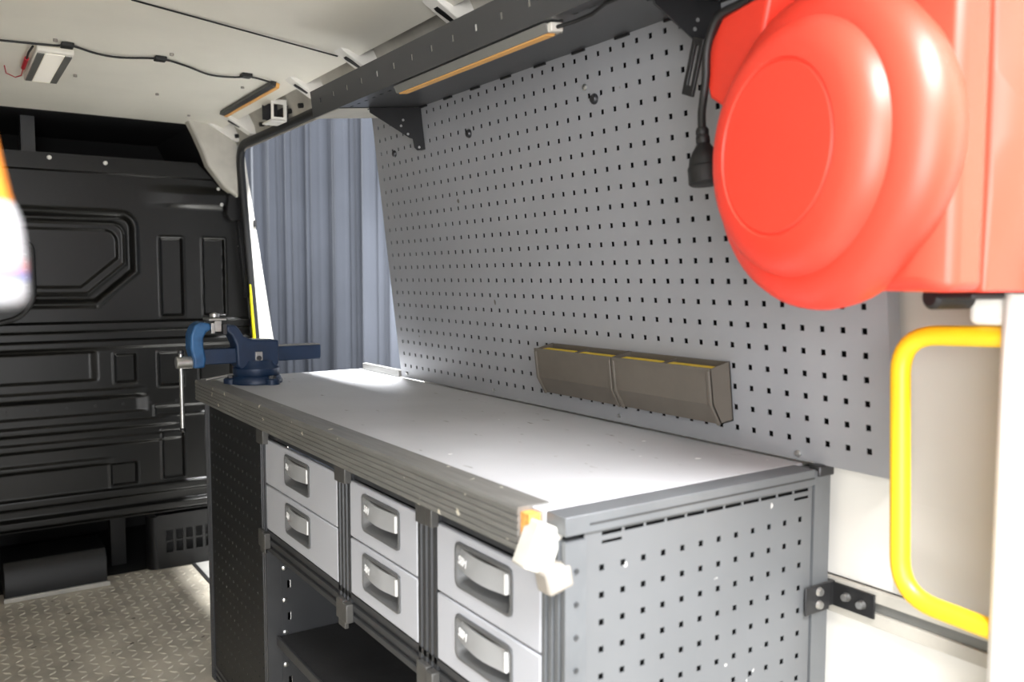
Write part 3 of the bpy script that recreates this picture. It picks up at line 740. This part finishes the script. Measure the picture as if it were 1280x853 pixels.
# rear housing half: round top, straight foot, bulging side
def rh(r, d):
    out = []
    for k in range(48):
        a = 2 * PI * k / 48
        x, y = r * math.cos(a), r * math.sin(a)
        out.append((x, y, -d))
    return out
def foot(hx0, hx1, y0, y1, d): return [(hx0, y0, -d), (hx1, y0, -d), (hx1, y1, -d), (hx0, y1, -d)]
MB().loft([rh(.180, .108), rh(.180, .215), rh(.17, .235)], T=RT).build('rear_housing', 'red', rr, smooth=True)
fb = MB()
fb.loft([foot(.06, .160, -.176, .19, .084), foot(.02, .190, -.182, .25, .103), foot(.02, .191, -.182, .25, .152)], T=RT)
fb.build('foot_block', 'red', rr, bevel=.012, segs=4)
def side(d, b=1.0):
    c = [(.01, .25, -d), (.01, -.182, -d)]
    for q in range(13):
        y = -.182 + .432 * q / 12; c.append((.188 + .018 * b * max(0, math.cos((y - .01) / .19 * PI / 2)) - (.004 if b < .05 else 0), y, -d))
    return c
fb = MB(); fb.loft([side(.1535, 0.0), side(.1565, 0.1), side(.185, 0.8), side(.21, 1.0), side(.232, .8)], T=RT)
fb.build('foot_block', 'red', rr, bevel=.008, segs=3)
# cable outlet lug on the left of the drum
MB().loft([[(-.10, .235, -.065), (-.215, .232, -.065), (-.250, .196, -.065), (-.262, .158, -.065), (-.245, .114, -.065), (-.15, .06, -.065)],
           [(-.10, .235, -.14), (-.215, .232, -.14), (-.250, .196, -.14), (-.262, .158, -.14), (-.245, .114, -.14), (-.15, .06, -.14)]], T=RT).build('outlet_lug', 'red', rr, bevel=.006, segs=3)
for x, y, d in ((.140, -.128, .0965), (.125, -.158, .0965)):
    MB().lathe([(.004, 0), (.004, .003)], 8, RT @ Matrix.Translation((x, y, -d + .0085))).build('screw', 'rubber', rr)
# black swivel bracket plate and lower roller
MB().box(.085, .215, -.185, .23, -.262, -.240, RT).build('mount_plate', 'bracket', rr, bevel=.003)
MB().box(.10, .19, -.06, .06, -.290, -.262, RT).build('mount_plate', 'bracket', rr, bevel=.003)
MB().lathe([(.011, -.035), (.016, -.030), (.016, .030), (.011, .035)], 20, RT @ Matrix.Translation((.085, -.190, -.215))).build('roller', 'rubber', rr, smooth=True)
MB().box(.09, .150, -.192, -.183, -.235, -.18, RT).build('roller_bracket', 'bracket', rr, bevel=.003)
# cable with plug
pc = lambda X, v, u: Vector(B(X, v, u))
PT = Matrix.Translation(pc(-1.390, .105, .527)) @ Matrix.Rotation(PI, 4, 'X') @ Matrix.Rotation(math.radians(-8), 4, 'Y')
pg = MB().lathe([(.008, 0), (.0105, .004), (.0105, .010), (.0095, .012), (.011, .016), (.011, .024), (.010, .026), (.0125, .030), (.018, .038), (.0245, .050), (.026, .062), (.0275, .063), (.0285, .066), (.0285, .090), (.026, .092)], 24, PT).build('plug', 'rubber', rr, smooth=True)
pg['label'] = 'black plug'
MB().tube(crom([pc(-1.56, .13, .705), pc(-1.500, .12, .692), pc(-1.458, .12, .686), pc(-1.438, .12, .668), pc(-1.424, .12, .638), pc(-1.419, .12, .60), pc(-1.412, .12, .572), pc(-1.400, .114, .548), pc(-1.390, .105, .524)]), .0065, 10).build('cable', 'cable', rr, smooth=True)

# ================================================================== GRAB HANDLES
gh = MB().tube(arc_path([(-1.835, .075, 1.171), (-1.688, .075, 1.166), (-1.700, .075, 0.795), (-1.835, .075, 0.789)], .055, 8), .0138, 14)
tag(gh.build('grab_handle', 'yellow', smooth=True), 'yellow tubular grab handle on the near white pillar', 'handle')
g2 = MB().tube(arc_path([(1.398, .052, 1.228), (1.365, .062, 1.228), (1.365, .040, 0.80), (1.395, .030, 0.80)], .014, 4), .0095, 12)
tag(g2.build('grab_handle', 'yellow2', smooth=True), 'lemon yellow grab handle beside the side door behind the vise', 'handle')

# ================================================================== CEILING LAMP, CABLE, LED
cl = thing('ceiling_lamp', 'white rectangular lamp with grey side strips on the ceiling', 'lamp', (0, 0, 0))
MB().box(0.405, 0.845, 0.843, 0.938, 1.884, 1.9015).build('body', 'lampwhite', cl, bevel=.004)
MB().box(0.430, 0.828, 0.846, 0.864, 1.881, 1.8845).build('side_strip', 'lampgrey', cl)
MB().box(0.430, 0.828, 0.917, 0.935, 1.881, 1.8845).build('side_strip', 'lampgrey', cl)
MB().box(0.426, 0.832, 0.866, 0.915, 1.8815, 1.8845).build('diffuser', 'lampglow', cl, bevel=.001)
MB().tube([(0.40, .948, 1.893), (0.48, .952, 1.893), (0.56, .951, 1.893)], .003, 8).build('wire', 'cable', cl, smooth=True)
MB().cyl((0.56, .951, 1.893), (0.70, .950, 1.893), .006, 10).build('connector', 'redwire', cl, smooth=True)
MB().tube([(0.70, .950, 1.893), (0.80, .948, 1.890), (0.84, .962, 1.890), (0.80, .990, 1.892), (0.70, 1.00, 1.893)], .0018, 6).build('wire', 'redwire', cl, smooth=True)
cbp = [(0.42, 1.20, 1.896), (0.395, 1.03, 1.896), (0.375, .90, 1.897), (0.350, .86, 1.897), (0.400, .786, 1.896), (0.410, .72, 1.896), (0.362, .62, 1.896), (0.40, .54, 1.895), (0.478, .449, 1.895), (0.470, .38, 1.894), (0.43, .325, 1.893), (0.455, .25, 1.889)]
cc = thing('ceiling_cable', 'thin black cable clipped across the ceiling', 'cable', (0, 0, 0))
MB().tube(crom(cbp), .0032, 8).build('wire', 'cable', cc, smooth=True)
for X, y in ((0.345, .868), (0.355, .62), (0.425, .345)):
    MB().box(X - .016, X + .020, y - .016, y + .016, 1.889, 1.9005).build('clip', 'cable', cc, bevel=.002)
lf = thing('led_bar', 'short light bar with amber strip at the ceiling edge near bulkhead', 'light', (0, 0, 0))
TL = Matrix.Translation((0.77, 0.232, 1.886)) @ Matrix.Rotation(math.radians(12), 4, 'X')
MB().box(-.31, .31, .004, .022, -.008, .010, TL).build('channel', 'dsteel', lf, bevel=.001)
MB().box(-.31, .31, -.008, .004, -.010, .006, TL).build('strip', 'amber', lf, bevel=.001)
# white metal bracket in the roof rail
cb2 = thing('rail_bracket', 'small open white metal bracket under roof rail beside light bar', 'bracket', (0, 0, 0))
MB().perf([.118, .130, .166, .175], [1.815, 1.826, 1.872, 1.89], .004, {(1, 1)}, lambda u, w, d: (.70 - d, u, w)).build('side_plate', 'white', cb2)
MB().box(.80, .805, .118, .175, 1.83, 1.89).build('side_plate', 'dsteel', cb2, bevel=.001)
MB().box(.70, .805, .118, .175, 1.812, 1.818).build('bottom_plate', 'white', cb2, bevel=.001)
MB().box(.70, .805, .112, .118, 1.83, 1.87).build('back_plate', 'dsteel', cb2)
MB().tube([(.84, .15, 1.87), (.87, .13, 1.84), (.90, .12, 1.832)], .008, 8).build('black_clip', 'cable', cb2, smooth=True)

# ================================================================== LEFT FOREGROUND
bt = thing('spray_bottle', 'white plastic bottle with orange cap close to the camera, left edge', 'bottle', (0, 0, 0))
BC = Matrix.Translation((-1.8525, 1.1768, 1.2300)) @ Matrix.Diagonal((0.53, 0.53, 0.6, 1))
MB().lathe([(.036, 0), (.0405, .004), (.042, .012), (.0418, .024)], 32, BC).build('body', 'bottle', bt, smooth=True)
MB().lathe([(.0418, .024), (.0417, .027), (.0417, .030)], 32, BC).build('blue_band', 'bluep', bt, smooth=True)
MB().lathe([(.0417, .030), (.0416, .040)], 32, BC).build('pink_band', 'pinkp', bt, smooth=True)
MB().lathe([(.0416, .040), (.0405, .060), (.038, .076), (.033, .088), (.031, .091)], 32, BC).build('shoulder', 'bottle', bt, smooth=True)
MB().lathe([(.031, .091), (.0285, .098), (.023, .125), (.018, .150), (.012, .172)], 32, BC).build('cap', 'orange', bt, smooth=True)
sf = thing('side_shelf', 'grey wall shelf on the opposite side carrying the white bottle', 'shelf', (0, 0, 0))
MB().prism([(-1.826, 1.1765), (-1.90, 1.1815), (-2.10, 1.205), (-2.10, 1.715), (-1.826, 1.715)], 2, 1.216, 1.2297).build('board', 'shelf', sf)
MB().prism([(1.70, 1.05), (1.715, 1.05), (1.715, 1.216), (1.30, 1.216), (1.30, 1.206)], 0, -1.94, -1.935).build('bracket', 'bracket', sf)
# notice plate and hose on the bulkhead
npz = thing('notice_plate', 'dark framed notice plate on the bulkhead window panel', 'sign', (0, 0, 0))
MB().box(1.440, 1.447, .898, 1.06, 1.190, 1.372).build('plate', 'plate', npz, bevel=.002)
for k in range(5):
    MB().box(1.4385, 1.4402, .906, .906 + (.012 if k % 2 else .016), 1.215 + k * .030, 1.221 + k * .030).build('print_line', 'plateprint', npz)
MB().tube(arc_path([(1.432, 1.12, 1.388), (1.432, .887, 1.384), (1.432, .887, 1.16), (1.432, .935, 1.092), (1.432, 1.15, 1.035)], .035, 5), .010, 10).build('frame_hose', 'rubber', npz, smooth=True)

# ------------------------------------------------------------------ put every thing's Empty at its base
bpy.context.view_layer.update()
for o in [q for q in COL.objects if q.type == 'EMPTY']:
    pts = [c.matrix_world @ Vector(k) for c in o.children_recursive if c.type == 'MESH' for k in c.bound_box]
    base = Vector(((min(p.x for p in pts) + max(p.x for p in pts)) / 2, (min(p.y for p in pts) + max(p.y for p in pts)) / 2, min(p.z for p in pts)))
    o.location = base
    for c in o.children: c.matrix_parent_inverse = Matrix.Translation(-base)
bpy.context.view_layer.update()
